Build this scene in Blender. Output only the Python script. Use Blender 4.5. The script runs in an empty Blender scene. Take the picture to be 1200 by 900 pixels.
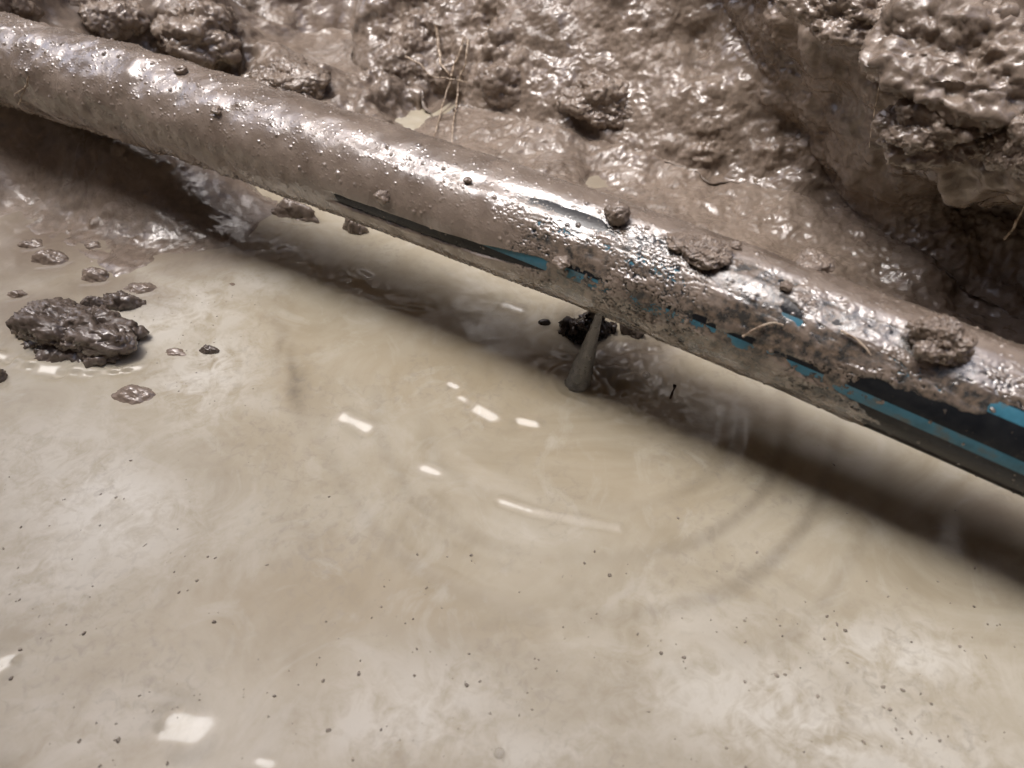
import bpy, bmesh, math
import numpy as np
from mathutils import Vector, noise as mnoise
from mathutils.bvhtree import BVHTree

rng = np.random.default_rng(7)
scene = bpy.context.scene
COL = scene.collection

# ------------------------------------------------------------------ camera frame
H_CAM, PITCH, FPX = 0.597, math.radians(47.0), 867.0
CT, ST = math.cos(PITCH), math.sin(PITCH)
CAM = np.array([0.0, 0.0, H_CAM])

def ray(px, py):
    """world direction seen at a photo position (1200 x 900)"""
    x = (np.asarray(px, float) - 600) / FPX
    k = (450 - np.asarray(py, float)) / FPX
    return np.stack([x, CT + k * ST, -ST + k * CT], -1)

def on_level(px, py, z=0.0):
    d = ray(px, py)
    return CAM + d * ((z - H_CAM) / d[..., 2])[..., None]

# trench axes: s runs along the pipe, t away from the camera
S_AX, T_AX = np.array([0.866, -0.5]), np.array([0.5, 0.866])
def st2xy(s, t):
    return s * S_AX[0] + t * T_AX[0], s * S_AX[1] + t * T_AX[1]
def xy2st(x, y):
    return x * S_AX[0] + y * S_AX[1], x * T_AX[0] + y * T_AX[1]

# ------------------------------------------------------------------ numpy noise
def _h(ix, iy, iz, k):
    n = (ix.astype(np.int64) * 374761393 + iy.astype(np.int64) * 668265263
         + iz.astype(np.int64) * 2147483647 + k * 974634777) & 0xFFFFFFFF
    n = ((n ^ (n >> 13)) * 1274126177) & 0xFFFFFFFF
    n = ((n ^ (n >> 15)) * 2246822519) & 0xFFFFFFFF
    return (n ^ (n >> 16)) & 0xFFFFFFFF
_G = np.array([[1,1,0],[-1,1,0],[1,-1,0],[-1,-1,0],[1,0,1],[-1,0,1],[1,0,-1],[-1,0,-1],
               [0,1,1],[0,-1,1],[0,1,-1],[0,-1,-1],[1,1,0],[-1,1,0],[0,-1,1],[0,-1,-1]], float)
def perlin(P, seed=0):
    F = np.floor(P); f = P - F
    I = F.astype(np.int64)
    u = f * f * f * (f * (f * 6 - 15) + 10)
    out = 0
    for dx in (0, 1):
        wx = u[:, 0] if dx else 1 - u[:, 0]
        for dy in (0, 1):
            wy = u[:, 1] if dy else 1 - u[:, 1]
            for dz in (0, 1):
                wz = u[:, 2] if dz else 1 - u[:, 2]
                g = _G[_h(I[:, 0] + dx, I[:, 1] + dy, I[:, 2] + dz, seed) & 15]
                out = out + wx * wy * wz * ((f[:, 0] - dx) * g[:, 0] + (f[:, 1] - dy) * g[:, 1] + (f[:, 2] - dz) * g[:, 2])
    return out
def fbm(P, freq, octaves=4, gain=0.5, seed=0, ridged=False, billow=False):
    a, o, fr = 1.0, 0, freq
    for i in range(octaves):
        n = perlin(P * fr + 17.3 * i, seed + i)
        if ridged: n = 0.5 - np.abs(n) * 1.6
        if billow: n = np.abs(n) * 1.6 - 0.3
        o = o + a * n
        a *= gain; fr *= 2.03
    return o
def bumps(P, freq, seed=0, r0=0.35, r1=0.6, density=1.0):
    """rounded crumbs: one sphere cap per cell with random size"""
    Q = P * freq; F = np.floor(Q).astype(np.int64); out = np.zeros(len(P))
    for dx in (-1, 0, 1):
        for dy in (-1, 0, 1):
            for dz in (-1, 0, 1):
                c = F + np.array([dx, dy, dz])
                h1 = _h(c[:, 0], c[:, 1], c[:, 2], seed); h2 = _h(c[:, 0], c[:, 1], c[:, 2], seed + 99)
                jx = (h1 & 1023) / 1023.0; jy = ((h1 >> 10) & 1023) / 1023.0; jz = ((h1 >> 20) & 1023) / 1023.0
                r = r0 + (r1 - r0) * ((h2 & 1023) / 1023.0) ** 2
                on = ((h2 >> 12) & 1023) / 1023.0 < density
                d2 = (Q[:, 0] - c[:, 0] - jx) ** 2 + (Q[:, 1] - c[:, 1] - jy) ** 2 + (Q[:, 2] - c[:, 2] - jz) ** 2
                out = np.maximum(out, np.where(on, 0.75 * r * np.maximum(1 - d2 / (r * r), 0) ** 1.25, 0))
    return out / freq
def sm(a, b, x):
    u = np.clip((x - a) / (b - a), 0, 1)
    return u * u * (3 - 2 * u)
def gauss(x, c, w):
    return np.exp(-((x - c) / w) ** 2)

# ------------------------------------------------------------------ object helpers
def tag(o, label=None, cat=None, group=None, kind=None):
    if label: o['label'] = label
    if cat: o['category'] = cat
    if group: o['group'] = group
    if kind: o['kind'] = kind
    return o
def mesh_np(name, V, Fq, mat, parent=None, attrs=None, smooth=True):
    me = bpy.data.meshes.new(name)
    V = np.asarray(V, np.float32); Fq = np.asarray(Fq, np.int32)
    k = Fq.shape[1]
    me.vertices.add(len(V)); me.vertices.foreach_set('co', V.ravel())
    me.loops.add(Fq.size); me.loops.foreach_set('vertex_index', Fq.ravel())
    me.polygons.add(len(Fq)); me.polygons.foreach_set('loop_start', np.arange(0, Fq.size, k, dtype=np.int32))
    me.update(calc_edges=True)
    if smooth: me.polygons.foreach_set('use_smooth', np.ones(len(Fq), bool))
    for an, av in (attrs or {}).items():
        a = me.attributes.new(an, 'FLOAT', 'POINT'); a.data.foreach_set('value', np.asarray(av, np.float32))
    me.validate()
    o = bpy.data.objects.new(name, me); COL.objects.link(o)
    if mat: me.materials.append(mat)
    if parent: o.parent = parent
    return o
def grid_faces(nr, nc, wrap=False):
    r = np.arange(nr - 1)[:, None]; c = np.arange(nc if wrap else nc - 1)[None, :]
    c2 = (c + 1) % nc
    return np.stack([r * nc + c, r * nc + c2, (r + 1) * nc + c2, (r + 1) * nc + c], -1).reshape(-1, 4)
def empty(name, loc):
    o = bpy.data.objects.new(name, None); COL.objects.link(o); o.location = loc
    o.empty_display_size = 0.02
    return o

# ------------------------------------------------------------------ materials
class NT:
    def __init__(s, name):
        s.m = bpy.data.materials.new(name); s.m.use_nodes = True
        s.t = s.m.node_tree; s.n = s.t.nodes; s.b = s.n['Principled BSDF']; s.out = s.n['Material Output']
    def new(s, typ, **kw):
        n = s.n.new(typ)
        for k, v in kw.items():
            if k.startswith('i_'):
                n.inputs[k[2:].replace('_', ' ')].default_value = v
            else: setattr(n, k, v)
        return n
    def link(s, a, b): s.t.links.new(a, b)
    def noise(s, scale, detail=4, rough=0.55, dist=0.0, vec=None):
        n = s.new('ShaderNodeTexNoise'); n.inputs['Scale'].default_value = scale; n.inputs['Detail'].default_value = detail
        n.inputs['Roughness'].default_value = rough; n.inputs['Distortion'].default_value = dist
        s.link(vec if vec else s.coord(), n.inputs['Vector']); return n.outputs['Fac']
    def coord(s):
        if not hasattr(s, '_c'): s._c = s.new('ShaderNodeTexCoord')
        return s._c.outputs['Object']
    def ramp(s, fac, stops):
        n = s.new('ShaderNodeValToRGB'); e = n.color_ramp.elements
        while len(e) > 1: e.remove(e[-1])
        for i, (p, c) in enumerate(stops):
            el = e[0] if i == 0 else e.new(p)
            el.position = p; el.color = (c, c, c, 1) if isinstance(c, (int, float)) else (*c, 1)
        s.link(fac, n.inputs['Fac']); return n.outputs['Color']
    def mix(s, f, a, b):
        n = s.new('ShaderNodeMix', data_type='RGBA')
        for sock, v in ((n.inputs[0], f), (n.inputs[6], a), (n.inputs[7], b)):
            if hasattr(v, 'is_linked'): s.link(v, sock)
            elif isinstance(v, tuple): sock.default_value = (*v, 1)
            else: sock.default_value = v
        return n.outputs[2]
    def math(s, op, a, b=0.0, clamp=False):
        n = s.new('ShaderNodeMath', operation=op, use_clamp=clamp)
        for i, v in enumerate((a, b)):
            if hasattr(v, 'is_linked'): s.link(v, n.inputs[i])
            else: n.inputs[i].default_value = v
        return n.outputs[0]
    def attr(s, name):
        return s.new('ShaderNodeAttribute', attribute_name=name).outputs['Fac']
    def bump(s, h, strength, dist, prev=None):
        n = s.new('ShaderNodeBump'); n.inputs['Strength'].default_value = strength; n.inputs['Distance'].default_value = dist
        s.link(h, n.inputs['Height'])
        if prev: s.link(prev, n.inputs['Normal'])
        return n.outputs['Normal']
    def set(s, **kw):
        for k, v in kw.items():
            sock = s.b.inputs[k.replace('_', ' ')]
            if hasattr(v, 'is_linked'): s.link(v, sock)
            elif isinstance(v, tuple): sock.default_value = (*v, 1)
            else: sock.default_value = v

def mud_material(name, dark, mid, light, wet=(0.12, 0.50), grain=1.0):
    n = NT(name)
    big = n.noise(9, 5, 0.6); fine = n.noise(90, 6, 0.65)
    f = n.math('ADD', n.math('MULTIPLY', big, 0.6), n.math('MULTIPLY', fine, 0.4))
    col = n.ramp(f, [(0.36, dark), (0.5, mid), (0.66, light)])
    rgh = n.ramp(n.noise(26, 4, 0.6, 0.6), [(0.40, wet[0]), (0.60, wet[1])])
    b1 = n.bump(n.noise(420, 4, 0.6), 0.45 * grain, 0.0012)
    b2 = n.bump(n.noise(1300, 2, 0.6), 0.28 * grain, 0.0005, b1)
    cb = n.bump(n.noise(210, 3, 0.55), 0.35 * grain, 0.0016)
    wetness = n.ramp(n.noise(15, 4, 0.6, 0.8), [(0.42, 0.06), (0.60, 1.0)])
    n.set(Base_Color=col, Roughness=rgh, IOR=1.42, Normal=b2, Coat_Weight=wetness, Coat_Roughness=0.06, Coat_IOR=1.6, Coat_Normal=cb)
    return n.m
MUD = mud_material('wet_mud', (0.132, 0.103, 0.080), (0.225, 0.178, 0.140), (0.305, 0.248, 0.200))
CLODMUD = mud_material('clod_mud', (0.155, 0.121, 0.095), (0.240, 0.191, 0.151), (0.315, 0.257, 0.208), (0.08, 0.36))
DARKMUD = mud_material('dark_clod_mud', (0.080, 0.062, 0.050), (0.138, 0.110, 0.090), (0.21, 0.172, 0.144), (0.07, 0.34))
BLACKLUMP = mud_material('black_lump', (0.013, 0.009, 0.007), (0.026, 0.018, 0.013), (0.05, 0.035, 0.026), (0.15, 0.5))
PALEMUD = mud_material('pale_mud', (0.22, 0.172, 0.138), (0.28, 0.224, 0.182), (0.34, 0.28, 0.232), (0.06, 0.3), 0.5)

# ------------------------------------------------------------------ terrain (trench)
POOL = 0.0
def wall_t(s, h):
    hh = np.minimum(h, 0.36)
    t = 0.955 + 0.80 * hh + 0.10 * np.clip(h - 0.36, 0, 0.64) + 0.07 * np.maximum(h - 1.0, 0)
    e = np.maximum(s + 1.5 * np.minimum(h, 0.30), 0)
    e = 0.5 * (1 - np.exp(-e / 0.5)) * 1.25
    t = t - 0.86 * e * (1 - sm(0.32, 0.75, h))
    t = t + 0.13 * gauss(s, -0.99 - 0.25 * h, 0.075) * (1 - sm(0.5, 0.9, h))
    t = t + 0.19 * gauss(s, 0.17, 0.13) * gauss(h, 0.085, 0.07) - 0.055 * sm(0.15, 0.21, h) * (1 - sm(0.30, 0.42, h)) * sm(-0.04, 0.10, s)
    return t
PUD = xy2st(*on_level(715, 214)[:2])
def floor_z(s, t, tf):
    q_ = np.stack([s * 6, t * 6 + 0 * s, 0 * s + 3.3], -1)
    s0 = s; s = s + 0.11 * perlin(q_, 12) + 0.05 * perlin(q_ * 2.7, 13)
    tb = np.maximum(tf, 0.93)
    z = -0.065 + 0.077 * sm(tb - 0.34, tb - 0.17, t) + 0.012 * sm(tf - 0.1, tf, t)
    z = z - 0.024 * gauss(s + 0.05 * perlin(np.stack([s * 14, t * 14 + 0 * s, 0 * s + 9.1], -1), 14), PUD[0], 0.062) * gauss(t, PUD[1], 0.036)
    z = z + (0.0600 * sm(-0.48, -0.72, s) + 0.0045 * sm(-0.62, -1.0, s)) * sm(0.30, 0.41, t) * (1 - sm(0.60, 0.70, t))
    s = s0
    z = z + 0.095 * sm(-0.68, -0.98, s) * sm(0.44, 0.55, t) * (1 - sm(0.66, 0.78, t))
    z = z + 0.10 * gauss(t, 0.86, 0.085) * sm(-0.72, -1.05, s)
    z = z + (0.17 * sm(-1.06, -1.30, s) + 0.09 * sm(-1.30, -1.5, s)) * sm(0.30, 0.48, t) + 0.06 * sm(-1.0, -1.3, s) * sm(0.1, 0.3, t)
    return z

ns_f = int(1.86 / 0.0019)
s_fine = np.linspace(-1.45, 0.41, ns_f)
coarse = np.array([0.012, 0.03, 0.06, 0.11, 0.18, 0.28, 0.42, 0.6, 0.8, 1.0, 1.3, 1.6, 2.0, 2.4, 2.9, 3.4, 3.9, 4.4, 5, 6, 8, 11])
SS = np.concatenate([s_fine[0] - coarse[::-1], s_fine, s_fine[-1] + coarse])
rows = []
HT = 3.0          # trench depth, unseen walls raised to narrow the sky light
for t in (-7, -4, -2.2, -1.3, -0.7, -0.4, -0.24): rows.append(('g', t))
for h in np.linspace(HT, 0.0, 20): rows.append(('f', h))
for u in np.concatenate([np.linspace(0.02, 0.34, 12), np.linspace(0.345, 1.0, 400)]): rows.append(('b', u))
for h in np.concatenate([np.linspace(0.0195, 0.40, 250), np.linspace(0.42, HT, 44)]): rows.append(('w', h))
for t in (0.1, 0.3, 0.7, 1.5, 3, 6): rows.append(('o', t))
nr, nc = len(rows), len(SS)
T = np.zeros((nr, nc)); Z = np.zeros((nr, nc)); FINE = np.zeros((nr, nc))
h0 = 0.018
TF = wall_t(SS, np.full(nc, h0))
for i, (k, v) in enumerate(rows):
    if k == 'g': T[i] = v; Z[i] = HT
    elif k == 'f': T[i] = -0.50 + 0.30 * (v / HT); Z[i] = v - 0.065 * (1 - v / HT)  # unseen front wall leaned in to clip the sky light
    elif k == 'b':
        T[i] = -0.50 + (TF + 0.50) * v; Z[i] = floor_z(SS, T[i], TF); FINE[i] = sm(0.3, 0.4, v)
    elif k == 'w': T[i] = wall_t(SS, np.full(nc, v)); Z[i] = v; FINE[i] = 1 - sm(0.38, 0.5, v)
    else: T[i] = wall_t(SS, np.full(nc, HT)) + v; Z[i] = HT
S2 = np.broadcast_to(SS, (nr, nc)).copy()
endw = np.maximum(np.clip((-6.0 - S2) * 3, 0, HT), np.clip((S2 - 2.8) * 3, 0, HT))
Z = np.maximum(Z, endw - 0.065)
X, Y = st2xy(S2, T)
P = np.stack([X, Y, Z], -1)
du = np.gradient(P, axis=1); dv = np.gradient(P, axis=0)
# base normals from a smoothed surface
N = np.cross(du, dv); N /= np.linalg.norm(N, axis=-1, keepdims=True) + 1e-12
p = P.reshape(-1, 3); n_ = N.reshape(-1, 3)
s1, t1, z1, fine = S2.ravel(), T.ravel(), Z.ravel(), FINE.ravel()
iswall = sm(-0.03, 0.03, t1 - np.broadcast_to(TF, (nr, nc)).ravel())
e1 = s1 + 1.5 * np.minimum(z1, 0.30)
scraped = sm(-0.02, 0.05, e1 + 0.02 * perlin(p * 14, 5)) * iswall           # smooth scraped face on the right
channel = gauss(s1, -0.985, 0.10) * sm(0.86, 0.92, t1)
lumpy = np.clip(1 - scraped - 1.0 * channel, 0, 1) * sm(0.55, 0.80, t1 + 0.25 * sm(-1.0, -1.25, s1))
lumpy = lumpy * (0.22 + 0.78 * sm(0.005, 0.055, z1 + 0.018 * fbm(p, 9, 2, 0.5, 64) + 0.08 * sm(-0.5, -0.9, s1)))
lumpy = lumpy * (0.35 + 0.65 * sm(-0.22, 0.18, fbm(p, 5.5, 2, 0.5, 65)))
shoal = (1 - sm(0.62, 0.75, t1))
def grid_normals(Q):
    G_ = Q.reshape(nr, nc, 3)
    M_ = np.cross(np.gradient(G_, axis=1), np.gradient(G_, axis=0))
    return (M_ / (np.linalg.norm(M_, axis=-1, keepdims=True) + 1e-12)).reshape(-1, 3)
def blur(M_, k):
    A_ = M_.reshape(nr, nc, 3).copy()
    for _ in range(k):
        A_[1:-1] = (A_[:-2] + 2 * A_[1:-1] + A_[2:]) / 4
        A_[:, 1:-1] = (A_[:, :-2] + 2 * A_[:, 1:-1] + A_[:, 2:]) / 4
    A_ = A_.reshape(-1, 3)
    return A_ / (np.linalg.norm(A_, axis=1, keepdims=True) + 1e-12)
p0 = p.copy()
# 1: slumped masses
disp = 0.034 * fbm(p, 6.5, 2, 0.5, 11) * (0.2 + 0.8 * lumpy) + lumpy * 0.026 * fbm(p, 16, 2, 0.5, 21)
disp += scraped * 0.016 * fbm(p0 * np.array([1, 1, 2.2]), 12, 2, 0.5, 46)
disp += shoal * (0.0034 * fbm(p, 13, 2, 0.45, 51) + 0.0012 * fbm(p, 40, 3, 0.5, 52))
p = p + n_ * (disp * fine + (1 - fine) * 0.05 * fbm(p, 3.0, 3, 0.5, 61))[:, None]
# 2: lumps and crumbs
n2 = blur(grid_normals(p), 6)
grp = sm(-0.05, 0.35, fbm(p0, 9, 2, 0.5, 62))
disp = lumpy * (0.6 * bumps(p, 24, 31, 0.25, 0.6, 0.35) + grp * 0.7 * bumps(p, 58, 32, 0.25, 0.6, 0.5)
                + 0.0065 * fbm(p, 38, 3, 0.5, 22) + 0.004 * grp * fbm(p, 60, 2, 0.5, 23, ridged=True))
disp += scraped * (0.0040 * fbm(p, 60, 3, 0.6, 44, ridged=True) + 0.6 * bumps(p, 85, 35, 0.2, 0.5, 0.12))
disp += shoal * ((0.6 * bumps(p, 40, 33, 0.15, 0.6, 0.10) + 0.9 * bumps(p, 100, 38, 0.15, 0.6, 0.10)) * sm(-0.6, -0.9, s1) + 0.7 * bumps(p, 34, 34, 0.2, 0.6, 0.5) * sm(-1.02, -1.15, s1))
p = p + n2 * (disp * fine)[:, None]
# 3: grain
n3 = blur(grid_normals(p), 2)
gr = 0.45 + 0.55 * np.clip(fbm(p0, 14, 2, 0.5, 63) * 2, -0.6, 1)
disp = np.maximum(lumpy * gr, 1.1 * scraped) * (0.0026 * fbm(p, 110, 3, 0.6, 47) + 0.5 * bumps(p, 150, 36, 0.2, 0.6, 0.2) + 0.4 * bumps(p, 260, 37, 0.2, 0.6, 0.25))
bench = (1 - lumpy) * (1 - scraped) * (1 - channel) * sm(0.66, 0.74, t1)
disp += bench * (0.0034 * fbm(p, 42, 3, 0.55, 53) + 0.0016 * fbm(p, 120, 2, 0.5, 54, ridged=True)) + channel * 0.0012 * fbm(p, 60, 3, 0.5, 48) + shoal * 0.0010 * fbm(p, 70, 3, 0.5, 49)
p = p + n3 * (disp * fine)[:, None]
TERR = mesh_np('terrain', p, grid_faces(nr, nc), MUD)
tag(TERR, 'wet brown mud bank and floor of the flooded trench', 'terrain', kind='structure')
# coarse copy of the surface, only to find where things rest
q = p.reshape(nr, nc, 3)[::3, ::3]
BVH = BVHTree.FromPolygons([tuple(v) for v in q.reshape(-1, 3).tolist()], grid_faces(q.shape[0], q.shape[1]).tolist())
def hit(px, py):
    d = Vector(ray(px, py)).normalized()
    loc, nor, _, dist = BVH.ray_cast(Vector(CAM), d)
    if loc is None: return Vector(on_level(px, py)), Vector((0, 0, 1))
    if loc.z < 0:
        return Vector(on_level(px, py)), Vector((0, 0, 1))
    if nor.dot(d) > 0: nor = -nor
    return loc, nor

# ------------------------------------------------------------------ water pipe
R_PIPE = 0.0520
_ps = np.array([-1.082, -0.848, -0.644, -0.466, -0.309, -0.171, -0.048, 0.062, 0.161])
PT = np.polyfit(_ps, [0.514, 0.525, 0.532, 0.535, 0.536, 0.534, 0.530, 0.525, 0.519], 2)
PZ = np.polyfit(_ps, [0.173, 0.174, 0.173, 0.172, 0.169, 0.166, 0.163, 0.158, 0.154], 2)
def axis(s):
    sc = np.clip(s, -1.2, 0.4); d = s - sc
    t = np.polyval(PT, sc) + np.polyval(np.polyder(PT), sc) * d
    z = np.polyval(PZ, sc) + np.polyval(np.polyder(PZ), sc) * d
    x, y = st2xy(s, t)
    return np.stack([x, y, z], -1)
def pipe_pt(s, phi, r):
    """phi = 0 on top, positive towards the camera"""
    c = axis(s); off_t = -np.sin(phi) * r; off_z = np.cos(phi) * r
    return c + np.stack([off_t * T_AX[0], off_t * T_AX[1], off_z], -1)
def on_pipe(px, py, r=0.0545):
    d = ray(px, py); d = d / np.linalg.norm(d, axis=-1, keepdims=True)
    tt = np.linspace(0.35, 1.5, 2400)
    Q = CAM + tt[:, None] * d
    s, t = xy2st(Q[:, 0], Q[:, 1]); c = axis(s)
    _, tc = xy2st(c[:, 0], c[:, 1])
    f = np.hypot(t - tc, Q[:, 2] - c[:, 2])
    w = np.where(f < r)[0]; i = w[0] if len(w) else int(np.argmin(f))
    return s[i], math.atan2(-(t[i] - tc[i]), Q[i, 2] - c[i, 2])
PIPE = empty('water_pipe', axis(np.array(-0.4)).tolist())
tag(PIPE, 'mud coated black plastic water pipe with blue stripes running across the trench', 'pipe')
def to_local(V): return V - np.array(PIPE.location)
n = NT('black_pipe_plastic')
n.set(Base_Color=n.ramp(n.noise(60, 4), [(0.35, (0.010, 0.012, 0.015)), (0.62, (0.02, 0.022, 0.024)), (0.75, (0.06, 0.05, 0.04))]),
      Roughness=n.ramp(n.noise(40, 3), [(0.4, 0.10), (0.7, 0.26)]), IOR=1.36, Specular_IOR_Level=0.5, Normal=n.bump(n.noise(420, 4), 0.22, 0.0008))
M_PIPE = n.m
n = NT('blue_stripe_plastic')
n.set(Base_Color=n.ramp(n.noise(70, 5), [(0.36, (0.035, 0.145, 0.205)), (0.52, (0.05, 0.185, 0.26)), (0.68, (0.10, 0.13, 0.13))]),
      Roughness=0.3, Normal=n.bump(n.noise(700, 3), 0.15, 0.0005))
M_STRIPE = n.m
sp = np.concatenate([np.linspace(-1.6, -1.2, 12), np.linspace(-1.19, 0.36, 420), np.linspace(0.38, 3.2, 30)])
ph = np.linspace(0, 2 * math.pi, 128, endpoint=False)
SP, PH = np.meshgrid(sp, ph, indexing='ij')
mesh_np('pipe_wall', to_local(pipe_pt(SP, PH, R_PIPE).reshape(-1, 3)), grid_faces(len(sp), 128, True), M_PIPE, PIPE)
STRIPES = {'low': [(600, 297), (1060, 487), (1130, 521), (1196, 553)], 'high': [(1192, 488), (1180, 482)], 'top': [(905, 331), (932, 370)]}
phis = {k: [on_pipe(*q_) for q_ in v] for k, v in STRIPES.items()}
print('STRIPES', {k: [(round(float(a), 3), round(float(b), 3)) for a, b in v] for k, v in phis.items()})
lowfit = np.polyfit([a for a, b in phis['low']], [b for a, b in phis['low']], 1)
dhigh = phis['high'][0][1] - np.polyval(lowfit, phis['high'][0][0])
def stripe(dphi, w):
    a = np.linspace(-1, 1, 9) * w
    s_, a_ = np.meshgrid(sp, a, indexing='ij')
    V = pipe_pt(s_, np.polyval(lowfit, np.clip(s_, -1.2, 0.4)) + dphi + a_, R_PIPE + 0.00007)
    o = mesh_np('stripe', to_local(V.reshape(-1, 3)), grid_faces(len(sp), 9), M_STRIPE, PIPE)
    return o
stripe(0, 0.105); stripe(dhigh, 0.095); stripe(dhigh + math.pi, 0.1)

# mud coat: a shell whose thickness falls below the pipe surface where the plastic shows
sm_ = np.concatenate([np.linspace(-1.5, -1.2, 30), np.linspace(-1.199, 0.30, 1500), np.linspace(0.31, 3.2, 90)])
NPH = 380
phm = np.linspace(-1.9, 3.0, NPH)
SM, PM = np.meshgrid(sm_, phm, indexing='ij')
base = pipe_pt(SM, PM, R_PIPE).reshape(-1, 3); s1 = SM.ravel(); f1 = PM.ravel()
def stroke(pts, w, soft=0.5):
    """soft mask along a line on the pipe surface"""
    A = np.array([on_pipe(*q_) for q_ in pts]); out = np.zeros(len(s1))
    u = np.interp(s1, A[:, 0], A[:, 1]); ends = sm(A[0, 0] - 0.012, A[0, 0] + 0.03, s1) * (1 - sm(A[-1, 0] - 0.012, A[-1, 0] + 0.006, s1))
    ww = np.interp(s1, A[:, 0], np.full(len(A), 1.0)) * w / R_PIPE
    dd = np.abs(f1 - u) / ww
    return (1 - sm(1 - soft, 1 + soft, dd)) * ends
nA = fbm(base, 30, 4, 0.55, 71); nB = fbm(base * 1.0, 85, 3, 0.55, 72); nC = fbm(base, 11, 3, 0.5, 73)
nA2 = fbm(base, 34, 2, 0.4, 71)
thick = 0.0026 + 0.0013 * nA2 + 0.0002 * nB
left = 1 - sm(-0.78, -0.48, s1)
thick += left * (0.0006 + 0.0045 * np.maximum(nC + 0.1, 0) + 0.0022 * nA2)
# the buried left end is heavily plastered
thick += (1 - sm(-1.12, -0.86, s1)) * (0.0005 + 0.009 * np.maximum(fbm(base, 22, 3, 0.55, 74), -0.1))
vein = np.exp(-(perlin(base * 55 + 3 * np.stack([nA, nB, nC], -1), 77) / 0.10) ** 2) * sm(0.0, 0.35, nC + 0.5 * nA + 0.15)
vein2 = np.exp(-(perlin(base * np.array([110, 110, 110]) + 2 * np.stack([nB, nA, nC], -1), 78) / 0.12) ** 2)
patchy = sm(-0.34, -0.22, s1 + 0.03 * nC) * (1 - sm(0.40, 0.62, s1))
thin = patchy * sm(0.05, 0.30, f1)
Pst = np.stack([s1 * 26, f1 * 4.2, 0 * s1 + 2.0], -1)
smear = fbm(Pst, 1.0, 3, 0.42, 79)
film_t = 0.00052 + 0.0012 * smear + 0.0007 * nC + 0.0004 * nA
holes = vein * sm(0.18, 0.5, nC + 0.6 * smear)
film_t = np.where(film_t > 0.0011, 0.0011 + (film_t - 0.0011) * 1.6, film_t)
thick = thick * (1 - thin) + thin * (np.maximum(film_t, 0.00018) - 0.0016 * holes)
bare = stroke([(384, 230), (440, 251), (500, 273), (560, 293), (637, 312)], 0.0058, 0.3)
lowbit = sm(0.045, 0.085, s1 + 0.02 * nA + 0.02 * nC) * sm(0.0, 0.14, f1 - np.interp(s1, [0, 0.06, 0.16], [1.42, 1.13, 0.80]) + 0.16 * nA)
bandhi = sm(0.125, 0.16, s1 + 0.02 * nA) * gauss(f1, np.polyval(lowfit, 0.16) + dhigh, 0.13)
seg = np.zeros(len(s1))
for pts in ([(660, 316), (700, 334)], [(806, 375), (838, 388)], [(850, 396), (880, 405)], [(905, 420), (960, 441)], [(895, 333), (940, 376)], [(985, 455), (1003, 462)]):
    seg = np.maximum(seg, stroke(pts, 0.0055, 0.6))
seg *= sm(-0.35, 0.1, nB + nA)
skim = stroke([(405, 158), (480, 190), (560, 212), (640, 236), (715, 268)], 0.005, 0.9)      # thin film under the wet streak
topbare = stroke([(735, 272), (790, 292), (850, 305), (930, 338), (1000, 372), (1050, 394)], 0.011, 0.5) * sm(0.30, -0.05, nA + 0.4 * nC)
thick -= 0.0052 * np.maximum.reduce([bare, lowbit * 0.92, bandhi * 0.5])
thick -= 0.0026 * seg
thick = thick * (1 - 0.9 * topbare) + topbare * 0.9 * (0.0002 * nB + 0.0003 * nA + 0.0007 * smear + 0.0002)
thick -= 0.0011 * skim
under = sm(1.75, 2.0, f1)
thick = np.maximum(thick, -0.0005)
grit = bumps(base, 190, 81, 0.12, 0.5, 0.30) * 1.0 + bumps(base, 460, 82, 0.2, 0.6, 0.45) * 1.2 + bumps(base, 80, 83, 0.10, 0.38, 0.07) * 1.0
thick = np.where(thick > 0.0002, thick + grit * (0.85 + 0.45 * left) * (1 - 0.5 * thin), thick + 0.75 * np.maximum(grit - 0.0001, 0))
V = pipe_pt(SM.ravel(), f1, R_PIPE + thick)
n = NT('pipe_mud_film')
th = n.attr('thick')
fine = n.noise(140, 5, 0.65)
body = n.ramp(n.noise(24, 5, 0.6), [(0.36, (0.175, 0.137, 0.108)), (0.52, (0.245, 0.197, 0.158)), (0.68, (0.31, 0.254, 0.208))])
film = n.mix(n.ramp(fine, [(0.42, 0.0), (0.6, 1.0)]), (0.035, 0.036, 0.034), (0.16, 0.120, 0.085))
tf_ = n.math('ADD', th, n.math('MULTIPLY', n.math('SUBTRACT', fine, 0.5), 0.8))
col = n.mix(n.ramp(tf_, [(0.10, 0.0), (0.55, 1.0)]), film, body)
rg = n.ramp(n.noise(30, 3, 0.6, 0.5), [(0.38, 0.14), (0.62, 0.30)])
b1 = n.bump(n.noise(900, 4, 0.7), 0.40, 0.0008)
n.set(Base_Color=col, Roughness=rg, IOR=1.42, Normal=n.bump(n.noise(1500, 2), 0.3, 0.0005, b1),
      Coat_Weight=n.ramp(n.noise(35, 4, 0.6, 0.8), [(0.38, 0.35), (0.55, 1.0)]), Coat_Roughness=0.10, Coat_IOR=2.1,
      Coat_Normal=n.bump(n.noise(850, 4, 0.7), 0.28, 0.0006))
mesh_np('mud_coat', to_local(V), grid_faces(len(sm_), NPH), n.m, PIPE, {'thick': np.clip(thick / 0.0022, 0, 1)})

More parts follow.
